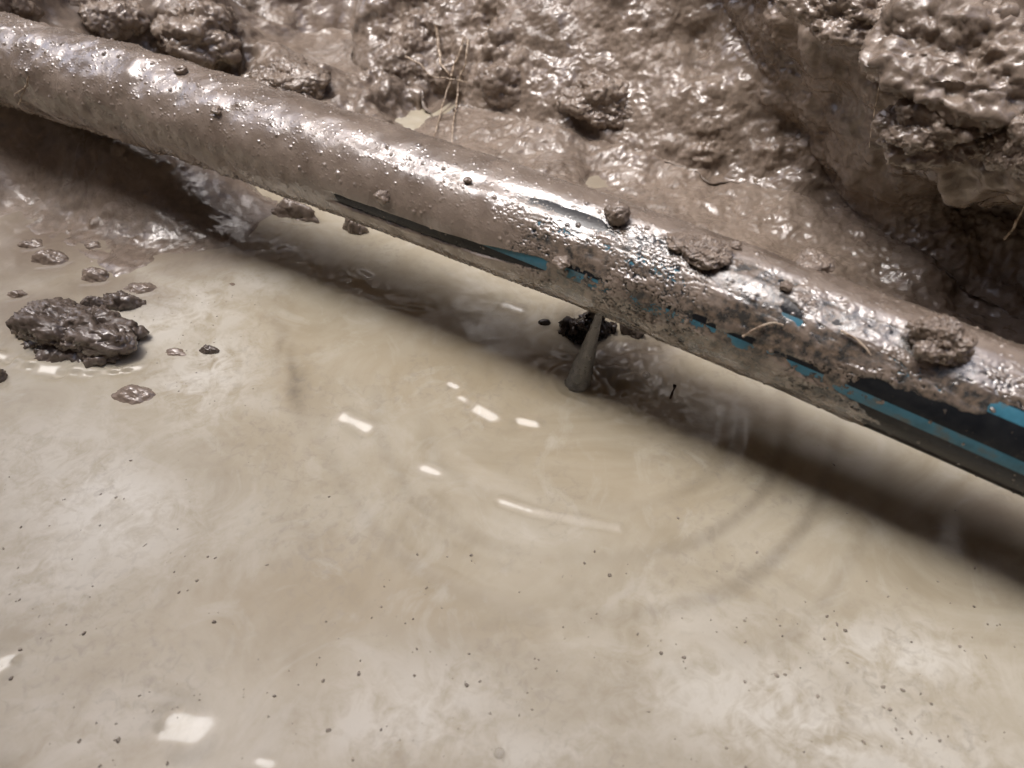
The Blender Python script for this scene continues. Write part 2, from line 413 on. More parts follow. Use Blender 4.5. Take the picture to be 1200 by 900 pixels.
# ------------------------------------------------------------------ clods
def clod(name, label, c, rad, mat, seed, sub=5, rough=0.28, crumb=1.0, rot=0.0, group=None, floor=None, cat='clod', spike=0.0):
    bm = bmesh.new(); bmesh.ops.create_icosphere(bm, subdivisions=sub, radius=1.0)
    V = np.array([v.co[:] for v in bm.verts]); F = np.array([[v.index for v in f.verts] for f in bm.faces]); bm.free()
    rad = np.array(rad, float); rm = float(np.mean(rad)); o = seed * 3.7
    def vnorm(Q):
        fn = np.cross(Q[F[:, 1]] - Q[F[:, 0]], Q[F[:, 2]] - Q[F[:, 0]]); M_ = np.zeros_like(Q)
        for j in range(3):
            for ax in range(3): M_[:, ax] += np.bincount(F[:, j], fn[:, ax], len(Q))
        return M_ / (np.linalg.norm(M_, axis=1, keepdims=True) + 1e-15)
    d = rough * 1.5 * fbm(V + o, 1.0, 2, 0.5, seed) + rough * 0.55 * fbm(V + o, 2.3, 2, 0.5, seed + 1)
    W = V * (1 + d)[:, None] * rad
    Wn = W / rm + o
    W = W + vnorm(W) * (rm * (crumb * (0.8 * bumps(Wn, 2.6, seed + 3, 0.2, 0.6, 0.55) + 0.09 * fbm(Wn, 4, 3, 0.5, seed + 5, ridged=True))
                              - spike * np.maximum(fbm(Wn, 2.0, 2, 0.5, seed + 8), 0)))[:, None]
    if sub > 4:
        Wn = W / rm + o
        k2 = max(1.0, rm / 0.03)
        W = W + vnorm(W) * (rm * crumb / k2 * (0.5 * bumps(Wn, 7.0 * k2 ** 0.5, seed + 4, 0.2, 0.6, 0.3) + 0.06 * fbm(Wn, 11 * k2 ** 0.5, 3, 0.55, seed + 6)))[:, None]
        Wn = W / rm + o
        W = W + vnorm(W) * (rm * crumb / k2 * (0.5 * bumps(Wn, 19 * k2 ** 0.5, seed + 7, 0.2, 0.6, 0.25) + 0.018 * fbm(Wn, 30 * k2 ** 0.5, 2, 0.55, seed + 9)))[:, None]
    cr, sr = math.cos(rot), math.sin(rot)
    W = np.stack([W[:, 0] * cr - W[:, 1] * sr, W[:, 0] * sr + W[:, 1] * cr, W[:, 2]], -1)
    clod.last = W + np.array(c)
    ob = mesh_np(name, W, F, mat); ob.location = tuple(float(v) for v in c)
    tag(ob, label, cat, group)
    return ob
def depth_of(c): return float(np.dot(np.array(c) - CAM, [0, CT, -ST]))

RINGS = []          # (centre xy, radii, width, height) of the water skin that climbs each clod
def water_clod(label, px, py, wpx, hgt, mat, seed, aspect=0.75, group=None, ring=1.0, name='mud_clod', sub=5, sink=0.3, rough=0.28, crumb=1.0, rot=-0.1):
    c = on_level(px, py); r = wpx / FPX * depth_of(c) / 2
    crumb = crumb * min(1.0, 0.15 + 1.3 * hgt / r); sub = max(sub, 5)
    if wpx < 100:
        crumb *= 1.3; rough *= 0.75
        clod(name, label, (c[0], c[1], -hgt * 1.15), (r * 1.2, r * aspect * 1.2, hgt * 2.1), mat, seed, sub, rough * 0.75, crumb, rot, group)
    else: clod(name, label, (c[0], c[1], hgt * (0.5 - sink)), (r, r * aspect, hgt * 0.62), mat, seed, sub, rough, crumb, rot, group)
    if ring:
        W = clod.last; W = W[W[:, 2] > -0.002]
        if len(W) > 20:
            dx, dy = W[:, 0] - c[0], W[:, 1] - c[1]
            b_ = ((np.arctan2(dy, dx) + np.pi) / (2 * np.pi) * 48).astype(int) % 48
            rr = np.zeros(48); np.maximum.at(rr, b_, np.hypot(dx, dy))
            rr = np.where(rr < 0.2 * r, 0.5 * r, rr)
            for _ in range(4): rr = np.maximum(rr, (np.roll(rr, 1) + np.roll(rr, -1)) / 2) * 0.5 + (np.roll(rr, 1) + np.roll(rr, -1)) * 0.25
            RINGS.append((c[:2], rr, r, ring))
water_clod('largest dark crumbly clod standing in the pale water, bright wet rim below it', 88, 400, 136, 0.046, DARKMUD, 5, 0.55, ring=0, sub=6, sink=0.36, rough=0.42, rot=-0.25, crumb=1.25)
G1 = 'small clods in the shallow water'
water_clod('small round brown clod touching its larger neighbour behind the largest dark clod', 110, 356, 30, 0.012, DARKMUD, 8, 0.6, G1, 0.6)
water_clod('low brown clod just right of a small round one, behind the largest dark clod', 143, 356, 46, 0.016, DARKMUD, 9, 0.5, G1, 0.6)
water_clod('flat tan mud islet in front of the largest dark clod, glinting on one side', 158, 463, 46, 0.008, PALEMUD, 10, 0.55, G1, 0.7, crumb=0.5)
water_clod('tiny dark islet in a pale scum patch right of the largest dark clod', 246, 411, 20, 0.006, DARKMUD, 12, 0.5, G1, 0.5, sub=4)
water_clod('faint tan lump barely above water, left of the tiny dark islet', 205, 413, 24, 0.003, PALEMUD, 13, 0.5, G1, 0, sub=4, crumb=0.4)
water_clod('dark clod cut by the left picture edge below the largest dark clod', -6, 442, 26, 0.02, DARKMUD, 14, 0.7, G1, 0.5, sub=4)
G2 = 'wet lumps on the brown shoal by the pipe'
for i, (px, py, w, h, lb) in enumerate([
        (58, 303, 40, 0.010, 'low glossy brown lump on the shoal with a white glint below it'),
        (112, 324, 34, 0.009, 'low wet lump between the brown shoal and the largest dark clod'),
        (165, 338, 34, 0.005, 'thin flat lump at the rightmost tip of the brown shoal'),
        (20, 345, 22, 0.006, 'small wet lump by the left edge behind the largest dark clod'),
        (50, 158, 44, 0.030, 'smooth tan lump beside the shaded gap under the buried pipe end'),
        (16, 160, 40, 0.030, 'knobbly glossy lump left of the smooth tan lump near the buried pipe end'),
        (6, 205, 26, 0.022, 'dark lump at the left edge above the large splash of glare'),
        (48, 200, 14, 0.006, 'tiny round blister of mud above the large splash of glare'),
        (20, 190, 22, 0.008, 'flat glossy lump just left of a tiny round blister of mud'),
        (45, 228, 64, 0.008, 'broad flat wet mud patch shining white on the shoal'),
        (108, 288, 20, 0.004, 'small shiny bump alone in the middle of the brown shoal'),
        (36, 286, 26, 0.006, 'shiny double bump on the shoal left of a small lone bump')]):
    water_clod(lb, px, py, w, h, CLODMUD, 20 + i, 0.6, G2, 0.8, sub=4 if w < 30 else 5, crumb=0.7)
G3 = 'wet lumps in the shadow under the pipe'
for i, (px, py, w, h, lb) in enumerate([
        (256, 218, 44, 0.010, 'dark wet lump in the shadow under the left part of the pipe'),
        (345, 250, 60, 0.010, 'long wet lump in the shadow under the pipe, left of a shiny round one'),
        (415, 270, 34, 0.010, 'shiny round lump with a curved white glint close under the pipe')]):
    water_clod(lb, px, py, w, h * 1.5, MUD, 40 + i, 0.42, G3, 0.7, sub=5, crumb=0.8, rough=0.45, rot=-0.45)
water_clod('black lump standing in for the dark reflection behind the foot of the water jet', 692, 386, 60, 0.026, BLACKLUMP, 51, 0.55, None, 0, sub=6, crumb=1.6, rough=0.6)  # lump added where the disturbed water reflects dark
water_clod('small black blob floating in the lit strip left of the black lump', 638, 378, 15, 0.005, BLACKLUMP, 52, 0.6, None, 0, sub=4, crumb=0.1, rough=0.12)
water_clod('dark wedge of mud poking from the water just right of the jet', 738, 390, 24, 0.020, DARKMUD, 53, 0.7, None, 0, sub=5, crumb=1.4, rough=0.6)

def pipe_clod(label, px, py, wpx, mat, seed, flat=0.7, group='clods stuck on the pipe', sub=5, lift=0.35, rough=0.25, crumb=1.0, stretch=1.0):
    s_, f_ = on_pipe(px, py)
    c0 = pipe_pt(np.array(s_), np.array(f_), R_PIPE + 0.002)
    r = wpx / FPX * depth_of(c0) / 2
    c = pipe_pt(np.array(s_), np.array(f_), R_PIPE + 0.002 + r * lift)
    return clod('mud_clod', label, c, (r * stretch, r * 0.85, r * flat), mat, seed, sub, rough, crumb, -0.5, group)
pipe_clod('ball of wet mud perched on the pipe above the water jet', 724, 257, 30, CLODMUD, 61, 0.9, lift=0.55, rough=0.14, crumb=0.8)
pipe_clod('long low smear of mud on the pipe right of the mud ball', 826, 296, 52, CLODMUD, 62, 0.42, lift=0.1, sub=6, stretch=1.1, crumb=1.0)
pipe_clod('flat dab of mud on the pipe between the mud ball and the long smear', 800, 285, 36, CLODMUD, 69, 0.4, lift=0.1)
pipe_clod('biggest crumbly clod clinging to the pipe at the right, over bare black plastic', 1102, 408, 60, CLODMUD, 63, 0.72, lift=0.42, sub=6, crumb=1.3, rough=0.42)
pipe_clod('small bead of wet mud at the rim of the bare black strip', 450, 231, 17, CLODMUD, 64, 0.9, sub=4, lift=0.5)
pipe_clod('small wet lump at the end of the exposed blue stripe', 660, 307, 20, CLODMUD, 65, 0.6, sub=4)
pipe_clod('small round bead inside the wide glare on the pipe', 921, 337, 15, CLODMUD, 66, 0.7, sub=4)
pipe_clod('small bead on the upper rim of the pipe, right of the long smear', 862, 290, 14, CLODMUD, 67, 0.7, sub=4)
pipe_clod('low knobbly lump on the far rim of the pipe, above the wide glare', 952, 311, 44, CLODMUD, 68, 0.5, lift=0.2)
pipe_clod('small raised bead of mud low on the left part of the pipe', 255, 130, 14, CLODMUD, 70, 0.6, sub=4)
pipe_clod('brown lump on the pipe under the small plant roots', 213, 84, 16, CLODMUD, 71, 0.7, sub=4)
pipe_clod('single dark bead in the middle of the pipe below the white streak', 548, 212, 10, CLODMUD, 72, 0.7, sub=4)

def bank_clod(label, px, py, wpx, hpx, mat, seed, out=0.3, deep=0.8, sub=6, rough=0.3, crumb=1.0, group='clods on the mud bank', tdist=None, rot=-0.5, spike=0.0):
    c, nor = hit(px, py)
    if tdist is not None:
        d = ray(px, py); tt = d[0] * T_AX[0] + d[1] * T_AX[1]
        c = Vector(CAM + d * (tdist / tt))
    k = depth_of(c) / FPX / 2
    toc = (Vector(CAM) - c).normalized()
    cc = c + toc * (wpx * k * (out if tdist is not None else -0.24))
    return clod('mud_clod', label, cc, (wpx * k, wpx * k * deep, hpx * k * 1.05), mat, seed, sub, rough, crumb, rot, group, spike=spike)
bank_clod('huge lumpy clod overhanging the dark hollow in the upper right corner', 1130, 78, 190, 120, CLODMUD, 81, tdist=0.80, spike=0.2)
bank_clod('hanging lower lip of mud under the huge overhanging clod', 1092, 146, 116, 70, CLODMUD, 82, tdist=0.765, spike=0.1)
bank_clod('clod cut by the right picture edge beside the dark hollow', 1206, 168, 66, 70, CLODMUD, 83, tdist=0.735)
bank_clod('ragged ridge of mud left of the huge overhanging clod at the top edge', 1010, 14, 130, 60, CLODMUD, 84, tdist=0.93)
bank_clod('small knob of mud in the notch left of the huge overhanging clod', 1034, 82, 32, 26, CLODMUD, 85, tdist=0.86, sub=5)
bank_clod('rounded brown knob right of the hanging roots', 590, 100, 60, 46, CLODMUD, 87, sub=5, rough=0.2)
bank_clod('broad wet lump above the small puddle behind the pipe', 700, 120, 90, 50, CLODMUD, 88, rough=0.25)
bank_clod('rough grey brown clod behind the buried pipe end at the top left', 120, 18, 90, 60, MUD, 89, rough=0.3)
bank_clod('wide rough clod behind the left part of the pipe', 235, 40, 110, 60, MUD, 90, rough=0.3)
bank_clod('low clod at the foot of the smooth channel behind the pipe', 335, 92, 90, 36, MUD, 91, rough=0.3)
bank_clod('rounded clod in the very top left corner', 12, 14, 60, 50, MUD, 92, sub=5)

# ------------------------------------------------------------------ water
wx = np.concatenate([[-3, -2.2, -1.7, -1.4, -1.2, -1.05], np.arange(-0.95, 0.75, 0.0021), [0.85, 1.0, 1.3, 1.8, 2.5]])
wy = np.concatenate([[-1.6, -1.0, -0.6, -0.3, -0.1, 0.03], np.arange(0.10, 1.12, 0.0021), [1.2, 1.4, 1.8, 2.4]])
WX, WY = np.meshgrid(wx, wy, indexing='xy')
w = np.stack([WX.ravel(), WY.ravel(), np.zeros(WX.size)], -1)
wz = np.zeros(len(w))
SUN = np.array([-0.866 * 0.30 - 0.5 * 0.15, 0.5 * 0.30 - 0.866 * 0.15, 1.0]); SUN /= np.linalg.norm(SUN)
GDIR = np.array([-0.866 * 0.30 - 0.5 * 0.06, 0.5 * 0.30 - 0.866 * 0.06, 1.0]); GDIR /= np.linalg.norm(GDIR)      # middle of the strip of sky over the trench
def need_grad(c):
    v = CAM - c; v = v / np.linalg.norm(v); h = v + GDIR
    return -h[:2] / h[2]
def seg_dist(pts2):
    best = np.full(len(w), 1e9); near = np.zeros((len(w), 2)); 
    for a, b in zip(pts2[:-1], pts2[1:]):
        ab = b - a; u = np.clip(((w[:, :2] - a) @ ab) / (ab @ ab + 1e-12), 0, 1)
        nn = a + u[:, None] * ab; d = np.linalg.norm(w[:, :2] - nn, axis=1)
        m = d < best; best[m] = d[m]; near[m] = nn[m]
    return best, near
def glint(pts, wpx, amt=1.0):
    """a small standing ripple whose near face tips up to the sky"""
    A = np.array([on_level(*q_) for q_ in pts]); c = A.mean(0)
    wd = wpx / FPX * depth_of(c) * 1.25
    return ridge(A[:, :2], wd, amt)
def ridge(A, wd, amt=1.0, pieces=False):
    """one long ripple, or a row of short ones where the sky lies off its axis"""
    c = A.mean(0); g = need_grad(np.array([c[0], c[1], 0.0])) * amt
    ln = np.linalg.norm(A[-1] - A[0]); t_ = (A[-1] - A[0]) / (ln + 1e-9)
    if ln < 4.5 * wd:
        d, _ = seg_dist(A); return ((w[:, :2] - c) @ g) * np.exp(-(d / (wd * 1.3)) ** 3.2)
    if abs(g @ t_) > 0.17 and len(A) > 2:
        out = 0
        L_ = np.concatenate([[0], np.cumsum(np.linalg.norm(np.diff(A, axis=0), axis=1))])
        u0 = 0.0
        while u0 < L_[-1] - wd:
            u1 = min(u0 + wd * rng.uniform(1.6, 4.5), L_[-1])
            u = np.linspace(u0, u1, 3); u0 = u1 + wd * rng.uniform(0.1, 0.7)
            jit = rng.uniform(-0.25, 0.25) * wd
            out = out + ridge(np.stack([np.interp(u, L_, A[:, 0]), np.interp(u, L_, A[:, 1])], -1) + jit * np.array([t_[1], -t_[0]]), wd * rng.uniform(0.6, 1.1), amt)
        return out
    d, near = seg_dist(A)
    return ((w[:, :2] - near) @ g) * np.exp(-(d / wd) ** 4)
for pts, wp in ([[(588, 588), (622, 599), (660, 607), (722, 619)], 6], [[(0, 417), (25, 427), (60, 434), (100, 437), (135, 436), (163, 430)], 6], [[(404, 488), (420, 497), (429, 502)], 7], [[(528, 450), (534, 453)], 5],
                [[(540, 466), (549, 471)], 5], [[(559, 479), (567, 484), (576, 489)], 8], [[(610, 494), (627, 497)], 6], [[(498, 549), (512, 554)], 6],
                [[(208, 847), (224, 858)], 16], [[(592, 357), (610, 363)], 4], [[(692, 515 - 44), (704, 475)], 3.5], [[(-4, 782), (6, 776)], 9],
                [[(650, 414), (662, 417)], 4], [[(733, 470), (742, 484)], 3], [[(1150, 582), (1180, 583)], 4], [[(762, 409), (768, 410)], 3],
                [[(480, 360), (495, 362)], 3], [[(425, 318), (432, 322)], 4], [[(455, 361), (470, 363)], 3], [[(278, 626), (280, 627)], 2.5], [[(618, 752), (620, 753)], 2.5],
                [[(306, 892), (314, 896)], 5], ):
    wz += glint(pts, wp)
for c, rr, r0, k in RINGS:
    g = need_grad(np.array([c[0], c[1], 0.0])); a0 = math.atan2(-g[1], -g[0])
    wd = (0.0022 + 0.0035 * min(1.0, r0 / 0.06)) * k
    A = []
    for a_ in np.linspace(-0.95, 0.95, 9) + rng.uniform(-0.2, 0.2):
        aa = a0 + a_; i = int((aa + np.pi) / (2 * np.pi) * 48) % 48
        rad_ = rr[i] + wd * 0.8 + 0.002
        A.append([c[0] + rad_ * math.cos(aa), c[1] + rad_ * math.sin(aa)])
    A = np.array(A)
    # flatten the arc a little across the line of sight
    gn = -g / np.linalg.norm(g); along = (A - A.mean(0)) @ gn
    A = A - np.outer(along * 0.55, gn)
    wz += ridge(A, wd)
# rings spreading from the jet, and churn at its foot
jet0 = on_level(677, 452)
r = np.hypot(w[:, 0] - jet0[0], w[:, 1] - jet0[1]); ang = np.arctan2(w[:, 1] - jet0[1], w[:, 0] - jet0[0])
sector = np.maximum(gauss(ang, -0.75, 0.65), 0.35 * gauss(ang, -2.6, 0.9))
wz += 0.00055 * np.sin(2 * np.pi * (r + 0.012 * perlin(w * 7, 3)) / 0.036) * sector * gauss(r, 0.23, 0.09)
wz += 0.0011 * np.sin(2 * np.pi * (r + 0.016 * perlin(w * 20, 4)) / 0.022) * gauss(r, 0.02, 0.03)
churn = np.exp(-(((w[:, 0] - jet0[0] - 0.055) / 0.05) ** 2 + ((w[:, 1] - jet0[1] - 0.02) / 0.05) ** 2))
wz += churn * (0.009 * fbm(w, 34, 3, 0.55, 91) + 0.002)
wz -= 0.008 * np.exp(-(((w[:, 0] - jet0[0] - 0.012) / 0.022) ** 2 + ((w[:, 1] - jet0[1] - 0.07) / 0.03) ** 2))
wz += 0.0010 * fbm(w, 7, 2, 0.5, 95) + 0.00018 * fbm(w, 40, 2, 0.5, 96) * (0.3 + 1.0 * gauss(r, 0, 0.25))
# ripples between the pipe's shadow and the far bank
wz += 0.0006 * fbm(w, 30, 3, 0.5, 97) * sm(0.55, 0.75, w[:, 1] + 0.5 * w[:, 0])
wz += 0.0035 * fbm(w, 26, 3, 0.5, 98) * np.exp(-(((w[:, 0] + 0.30) / 0.13) ** 2 + ((w[:, 1] - 0.80 - 0.55 * (-0.30 - w[:, 0])) / 0.045) ** 2))
w[:, 2] = wz
# colour masks of scum and silt in the water, and dark reflections painted in
def blob(lst):
    o = np.zeros(len(w))
    for px, py, a, b, rdeg, k in lst:
        c = on_level(px, py); q1 = on_level(px + a, py); q2 = on_level(px, py + b)
        ra = abs(q1[0] - c[0]); rb = abs(q2[1] - c[1]); an = math.radians(-rdeg)
        dx, dy = w[:, 0] - c[0], w[:, 1] - c[1]
        u = (dx * math.cos(an) + dy * math.sin(an)) / ra; v = (-dx * math.sin(an) + dy * math.cos(an)) / rb
        o = np.maximum(o, k * np.exp(-(u * u + v * v)))
    return o
warp = np.stack([fbm(w, 9, 3, 0.5, 101), fbm(w + 5, 9, 3, 0.5, 102)], -1) * 0.022
w0 = w.copy(); w[:, :2] += warp
scum = blob([(210, 360, 90, 50, -20, 1.0), (240, 440, 60, 60, 0, 0.9), (60, 540, 110, 60, 0, 0.5), (120, 600, 140, 60, 20, 0.9), (60, 660, 90, 60, 0, 0.6),
             (480, 840, 130, 60, 0, 0.75), (620, 880, 160, 40, 0, 0.6), (960, 850, 230, 90, 15, 1.0), (1060, 770, 130, 40, 15, 0.9), (120, 860, 160, 60, 0, 0.4),
             (300, 330, 50, 16, 0, 0.8), (820, 720, 120, 30, 0, 0.4)])
brown = blob([(150, 230, 130, 60, 15, 1.0), (60, 270, 140, 80, 0, 1.0), (210, 290, 120, 45, 10, 0.8), (30, 360, 70, 40, 0, 0.7), (255, 300, 60, 26, 8, 0.8), (120, 342, 110, 20, 5, 0.7), (740, 420, 60, 30, 10, 0.7),
              (850, 470, 90, 20, 30, 0.5), (1155, 610, 60, 30, 20, 0.6), (780, 245, 150, 40, 10, 0.9), (715, 212, 70, 26, 0, 0.65)])
tan_ = blob([(560, 430, 200, 60, 10, 0.8), (400, 700, 180, 70, 0, 0.9), (330, 430, 60, 110, -20, 0.6), (700, 560, 180, 50, 10, 0.5), (560, 740, 90, 30, 0, 0.5)])
arcs = sector * gauss(r, 0.24, 0.08) * np.clip(np.sin(2 * np.pi * (r + 0.02 * perlin(w * 5, 8)) / 0.052), 0, 1) ** 2  # dark ripple reflections painted into the water colour
dark = 0.42 * arcs + blob([(345, 450, 9, 44, -18, 0.45), (322, 400, 8, 30, -8, 0.25), (688, 385, 34, 26, 0, 1.0), (705, 420, 46, 34, 0, 0.85), (748, 405, 34, 26, 0, 0.8), (640, 378, 12, 8, 0, 0.7)])  # dark blobs by the jet stand in for reflections in its hollow
w = w0
print('BROWN', brown.max(), brown[np.argmin(np.hypot(w[:,0]-on_level(60,290)[0], w[:,1]-on_level(60,290)[1]))])
n = NT('silty_water')
co = n.coord()
swirl = n.noise(5.5, 8, 0.6, 2.2); fines = n.noise(46, 7, 0.68, 1.0); wisp = n.noise(11, 8, 0.6, 2.2)
basec = n.ramp(swirl, [(0.34, (0.375, 0.330, 0.240)), (0.50, (0.437, 0.393, 0.298)), (0.66, (0.486, 0.450, 0.360))])
basec = n.mix(n.math('MULTIPLY', n.attr('tan'), 0.7), basec, (0.385, 0.318, 0.208))
scumf = n.math('MULTIPLY', n.attr('scum'), n.ramp(n.math('ADD', n.math('MULTIPLY', fines, 0.5), n.math('MULTIPLY', wisp, 0.5)), [(0.40, 0.05), (0.55, 1.0)]))
basec = n.mix(scumf, basec, (0.67, 0.65, 0.575))
basec = n.mix(n.ramp(wisp, [(0.53, 0.0), (0.70, 0.45)]), basec, (0.555, 0.53, 0.455))
mott = n.noise(95, 5, 0.65, 0.8)
basec = n.mix(n.math('MULTIPLY', n.ramp(mott, [(0.50, 0.0), (0.68, 0.5)]), n.ramp(n.noise(7, 3), [(0.45, 0.1), (0.6, 1.0)])), basec, (0.30, 0.27, 0.22))
basec = n.mix(n.math('MULTIPLY', n.attr('brown'), n.ramp(fines, [(0.3, 0.82), (0.6, 1.0)])), basec, (0.21, 0.168, 0.132))
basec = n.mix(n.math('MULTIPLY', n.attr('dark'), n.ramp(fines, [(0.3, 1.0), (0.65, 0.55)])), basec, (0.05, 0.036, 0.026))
n.set(Base_Color=basec, Roughness=0.10, IOR=1.33, Normal=n.bump(n.noise(160, 3, 0.5, 0.5), 0.06, 0.001))
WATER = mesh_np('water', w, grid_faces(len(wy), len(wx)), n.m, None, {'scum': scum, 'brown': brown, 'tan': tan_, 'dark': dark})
tag(WATER, 'pale silty brown water filling the trench', 'water', kind='structure')

# ------------------------------------------------------------------ floating debris
def debris():
    V, F = [], []
    spots = []
    for i in range(850):
        px, py = rng.uniform(-20, 1220), 470 + 430 * rng.uniform(0, 1) ** 0.65
        if py < 640 and rng.random() < 0.55 and px > 230: continue
        if mnoise.noise(Vector((px / 130, py / 90, 3.1))) < 0.08 and rng.random() < 0.85: continue
        spots.append((px, py, min(1.7, rng.lognormal(-0.5, 0.6))))
    for i in range(60): spots.append((rng.uniform(150, 300), rng.uniform(340, 480), rng.uniform(0.4, 0.9)))
    for px, py, k in spots:
        c = on_level(px, py); r0 = 0.00115 * k; an = rng.uniform(0, 6.28); el = rng.uniform(1, 1.7) if rng.random() < 0.95 else rng.uniform(2.5, 4)
        m = 6; b = len(V); r0 /= el ** 0.5
        jz = 0.0022
        ringp = [(r0 * el * math.cos(a) * rng.uniform(0.7, 1.2), r0 * math.sin(a) * rng.uniform(0.7, 1.2)) for a in np.linspace(0, 2 * math.pi, m, endpoint=False)]
        for dx, dy in ringp:
            V.append((c[0] + dx * math.cos(an) - dy * math.sin(an), c[1] + dx * math.sin(an) + dy * math.cos(an), 0.0))
        V.append((c[0], c[1], r0 * 0.7))
        V.append((c[0], c[1], -r0 * 0.7))
        for j in range(m):
            F.append((b + j, b + (j + 1) % m, b + m)); F.append((b + (j + 1) % m, b + j, b + m + 1))
    V = np.array(V)
    ix = np.clip(np.searchsorted(wx, V[:, 0]), 0, len(wx) - 1); iy = np.clip(np.searchsorted(wy, V[:, 1]), 0, len(wy) - 1)
    V[:, 2] += wz.reshape(len(wy), len(wx))[iy, ix] + 0.0001
    nd = NT('debris_humus'); nd.set(Base_Color=nd.ramp(nd.noise(60, 2), [(0.4, (0.24, 0.205, 0.165)), (0.6, (0.40, 0.35, 0.29))]), Roughness=0.5)
    o = mesh_np('debris', V, F, nd.m)
    tag(o, 'dark specks of soil and chaff floating on the water', 'debris', kind='stuff')
debris()

# ------------------------------------------------------------------ swept tubes: roots, twig, jet
def sweep(path, rads, segs=10, sub=6, wob=0.0, seed=0):
    P_ = np.array(path, float); R_ = np.array(rads, float)
    u = np.linspace(0, len(P_) - 1, (len(P_) - 1) * sub + 1)
    # Catmull-Rom
    def cr(A):
        A = A if A.ndim == 2 else A[:, None]
        E_ = np.vstack([2 * A[0] - A[1], A, 2 * A[-1] - A[-2]])
        out = []
        for x in u:
            i = min(int(x), len(A) - 2); f = x - i
            p0, p1, p2, p3 = E_[i], E_[i + 1], E_[i + 2], E_[i + 3]
            out.append(0.5 * (2 * p1 + (p2 - p0) * f + (2 * p0 - 5 * p1 + 4 * p2 - p3) * f * f + (3 * p1 - p0 - 3 * p2 + p3) * f ** 3))
        return np.array(out)
    C = cr(P_); RR = np.maximum(cr(R_)[:, 0], 0.00008)
    if wob:
        C = C + wob * np.stack([fbm(C + 3 * k_, 90, 2, 0.5, seed + k_) for k_ in range(3)], -1)
        RR = RR * (1 + 0.5 * fbm(C, 160, 2, 0.5, seed + 9))
    tg = np.gradient(C, axis=0); tg /= np.linalg.norm(tg, axis=1, keepdims=True)
    ref = np.array([0.3, -0.9, 0.31]); a = np.cross(tg, ref); a /= np.linalg.norm(a, axis=1, keepdims=True); b = np.cross(tg, a)
    an = np.linspace(0, 2 * math.pi, segs, endpoint=False)
    V = C[:, None] + RR[:, None, None] * (np.cos(an)[None, :, None] * a[:, None] + np.sin(an)[None, :, None] * b[:, None])
    return V.reshape(-1, 3), grid_faces(len(C), segs, True)
n = NT('pale_root_bark')
n.set(Base_Color=n.ramp(n.noise(170, 4), [(0.38, (0.17, 0.115, 0.075)), (0.50, (0.42, 0.33, 0.24)), (0.62, (0.60, 0.50, 0.39))]), Roughness=0.38,
      Normal=n.bump(n.noise(600, 3), 0.5, 0.0006))
M_ROOT = n.m
def root_path(pts, off=0.012, tdist=None):
    out = []
    for px, py in pts:
        if tdist is None:
            c, _ = hit(px, py); d = Vector(CAM) - c
            out.append(c + d.normalized() * off)
        else:
            d = ray(px, py); tt = d[0] * T_AX[0] + d[1] * T_AX[1]; out.append(Vector(CAM + d * (tdist / tt)))
    # keep neighbouring depths together so a root does not zigzag
    D = np.array([depth_of(c) for c in out]); Ds = np.convolve(np.pad(D, 1, 'edge'), [1 / 3] * 3, 'valid'); Ds = np.minimum(Ds, np.median(Ds) + 0.03)
    return [Vector(CAM) + (c - Vector(CAM)) * (ds / dd) for c, ds, dd in zip(out, Ds, D)]
def root(label, branches, group, off=0.012, tdist=None, seed=0):
    Vs, Fs, k = [], [], 0
    for pts, w0_, w1_ in branches:
        path = root_path(pts, off, tdist)
        rad = np.linspace(w0_, w1_, len(pts)) * 0.78 / 2 / FPX * depth_of(path[0])
        V, F = sweep([tuple(c) for c in path], rad, 8, 6, 0.0012, seed)
        Vs.append(V); Fs.append(F + k); k += len(V)
    o = mesh_np('plant_root', np.vstack(Vs), np.vstack(Fs), M_ROOT); tag(o, label, 'root', group)
GR = 'roots hanging from the mud bank'
root('forked pale root hanging behind the middle of the pipe, crossed by a thin one',
     [([(511, 30), (513, 45), (515, 62), (517, 75), (524, 84), (529, 92), (524, 106), (518, 126), (515, 140), (511, 152), (508, 162)], 5.0, 1.6),
      ([(529, 90), (532, 78), (537, 66), (541, 54), (543, 44)], 3.4, 3.2)], GR, 0.014, seed=1)
root('thin crooked side root lying across the forked root', [([(475, 66), (484, 71), (493, 76), (502, 87), (511, 91), (526, 92), (540, 95), (548, 97)], 3.0, 1.2)], GR, 0.020, seed=2)
root('long straight root hanging just right of the forked root', [([(549, 46), (547, 62), (545, 76), (540, 87), (537, 98), (536, 112), (534, 128), (532, 140), (530, 155), (529, 170)], 3.6, 1.6)], GR, 0.016, seed=3)
root('single pale rootlet dangling at the right picture edge in the dark hollow', [([(1207, 228), (1200, 242), (1194, 255), (1189, 265), (1183, 273), (1176, 280)], 2.4, 4.2)], GR, 0.02, tdist=0.80, seed=4)
root('hair thin root hanging left of the overhanging clod', [([(1034, 70), (1031, 96), (1027, 120), (1022, 148), (1018, 172)], 1.6, 0.9)], GR, 0.02, tdist=0.84, seed=5)
root('forked rootlet sticking from the mud at the buried pipe end', [([(34, 88), (33, 96), (30, 102), (24, 106), (18, 110)], 2.6, 1.6), ([(30, 102), (26, 112), (22, 122)], 2.0, 1.4)], GR, 0.02, tdist=0.455, seed=6)
def root_on_pipe(label, pts, w_, seed):
    path = [tuple(pipe_pt(np.array(a), np.array(b), R_PIPE + 0.0045)) for a, b in (on_pipe(*q_) for q_ in pts)]
    V, F = sweep(path, np.linspace(w_, w_ * 0.6, len(path)) / 2 / FPX * 0.64, 8, 6, 0.0008, seed)
    o = mesh_np('plant_root', V, F, M_ROOT); tag(o, label, 'root', 'root fibres stuck to the pipe')
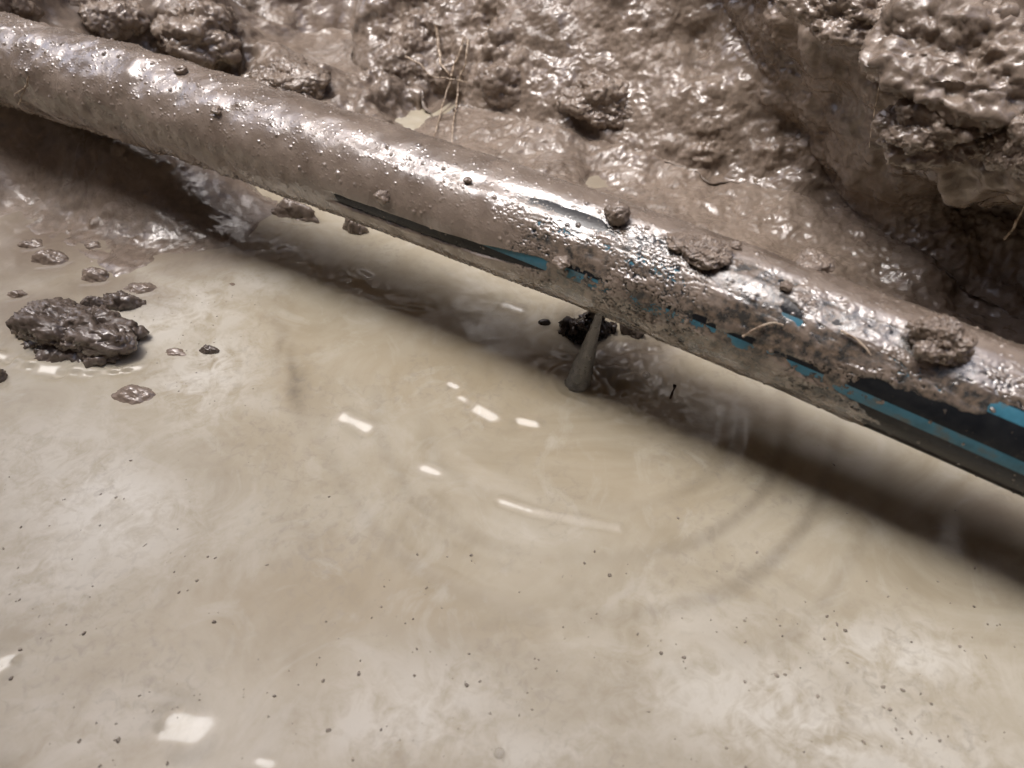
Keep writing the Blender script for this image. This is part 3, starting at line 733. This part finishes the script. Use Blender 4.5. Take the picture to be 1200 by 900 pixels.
root_on_pipe('short muddy fibre curled on the pipe left of the biggest crumbly clod', [(872, 394), (884, 386), (896, 380), (908, 378), (918, 382)], 3.2, 7)
root_on_pipe('muddy fibre slanting on the pipe below the wide glare', [(985, 388), (998, 395), (1010, 404), (1020, 416)], 3.0, 8)
# dark twig standing in the water
c = on_level(785, 466); k = depth_of(c) / FPX
V, F = sweep([c + np.array([0, 0, -0.004]), c + np.array([0.001, 0.0, 0.006]), c + np.array([0.003, 0.002, 0.012]), c + np.array([0.0035, 0.003, 0.017])], [0.0013, 0.0014, 0.0011, 0.0016], 8, 6, 0.001, 5)
n = NT('dark_twig_bark'); n.set(Base_Color=n.ramp(n.noise(200, 3), [(0.4, (0.02, 0.012, 0.008)), (0.6, (0.06, 0.035, 0.022))]), Roughness=0.45)
tag(mesh_np('twig', V, F, n.m), 'short dark twig standing in the shaded water right of the jet', 'twig')

# water jet from the leak in the underside of the pipe
ja = axis(np.array(-0.235)); s_j, f_j = on_pipe(697, 364)
top = pipe_pt(np.array(s_j), np.array(min(f_j, 2.2) + 0.35), R_PIPE - 0.002)
botp = on_level(677, 449)
d = (botp - top)
path = [top + d * u for u in np.linspace(0, 1.03, 9)]
rad = np.interp(np.linspace(0, 1, 9), [0, 0.25, 0.6, 1], [0.0032, 0.0052, 0.0095, 0.0145])
V, F = sweep([tuple(v) for v in path], rad, 40, 12)
Vn = fbm(V * np.array([1, 1, 0.12]), 330, 2, 0.5, 111)
ctr = top + np.outer(np.clip(((V - top) @ d) / (d @ d), 0, 1.05), d)
V = V + (V - ctr) * (0.11 * Vn)[:, None]
n = NT('jet_water')
n.set(Base_Color=(0.52, 0.52, 0.525), Roughness=0.15, IOR=1.33, Transmission_Weight=0.68)
tag(mesh_np('water_jet', V, F, n.m), 'thin cone of water spraying down from the leaking pipe into the pool', 'water jet')
# bubbles
def bubble(label, px, py, rpx):
    c = on_level(px, py); r = rpx / FPX * depth_of(c)
    bm = bmesh.new(); bmesh.ops.create_uvsphere(bm, u_segments=24, v_segments=14, radius=r)
    V = np.array([v.co[:] for v in bm.verts]); bmesh.ops.triangulate(bm, faces=bm.faces); F = np.array([[v.index for v in f.verts] for f in bm.faces]); bm.free()
    o = mesh_np('bubble', V, F, M_BUB); o.location = (c[0], c[1], r * 0.25); tag(o, label, 'bubble', 'bubbles on the water')
n = NT('bubble_film'); n.set(Base_Color=(0.55, 0.52, 0.45), Roughness=0.03, IOR=1.4, Alpha=0.25); M_BUB = n.m
bubble('clear bubble on the pale water at the bottom edge, centre', 585, 883, 6.5)
bubble('small bubble in the churned water right of the jet', 757, 441, 5)

# ------------------------------------------------------------------ light
sun_el = math.asin(SUN[2]); az = math.atan2(SUN[0], SUN[1])
L = bpy.data.lights.new('overcast_sun', 'SUN'); L.energy = 0.5; L.angle = math.radians(22); L.color = (0.90, 0.95, 1.0)
lo = bpy.data.objects.new('overcast_sun', L); COL.objects.link(lo)
lo.rotation_euler = Vector(SUN).to_track_quat('Z', 'Y').to_euler(); lo.location = (0, 0, 4)
world = bpy.data.worlds.new('World'); scene.world = world; world.use_nodes = True
wn = world.node_tree.nodes; bg = wn['Background']
sky = wn.new('ShaderNodeTexSky'); sky.sky_type = 'NISHITA'; sky.sun_disc = False
sky.sun_elevation = sun_el; sky.sun_rotation = az; sky.air_density = 0.6; sky.dust_density = 4.5; sky.ozone_density = 0.5
hsv = wn.new('ShaderNodeHueSaturation'); hsv.inputs['Saturation'].default_value = 1.0
world.node_tree.links.new(sky.outputs[0], hsv.inputs['Color']); world.node_tree.links.new(hsv.outputs[0], bg.inputs['Color'])
bg.inputs['Strength'].default_value = 0.15

# ------------------------------------------------------------------ camera and render settings
cam = bpy.data.cameras.new('camera'); co_ = bpy.data.objects.new('camera', cam); COL.objects.link(co_)
co_.location = CAM.tolist(); co_.rotation_euler = (math.pi / 2 - PITCH, 0, 0)
cam.sensor_width = 36; cam.lens = 36 * FPX / 1200; cam.clip_start = 0.01; cam.clip_end = 100
cam.dof.use_dof = True; cam.dof.focus_distance = 0.80; cam.dof.aperture_fstop = 4.6
scene.camera = co_
scene.render.engine = 'CYCLES'
scene.cycles.use_denoising = True
try: scene.cycles.denoiser = 'OPENIMAGEDENOISE'
except Exception: pass
scene.cycles.max_bounces = 6; scene.cycles.diffuse_bounces = 3; scene.cycles.glossy_bounces = 3; scene.cycles.transmission_bounces = 5
scene.cycles.caustics_reflective = False; scene.cycles.caustics_refractive = False
vs = scene.view_settings
vs.view_transform = 'Standard'; vs.look = 'None'; vs.gamma = 1.0; vs.use_curve_mapping = False
vs.exposure = 1.32
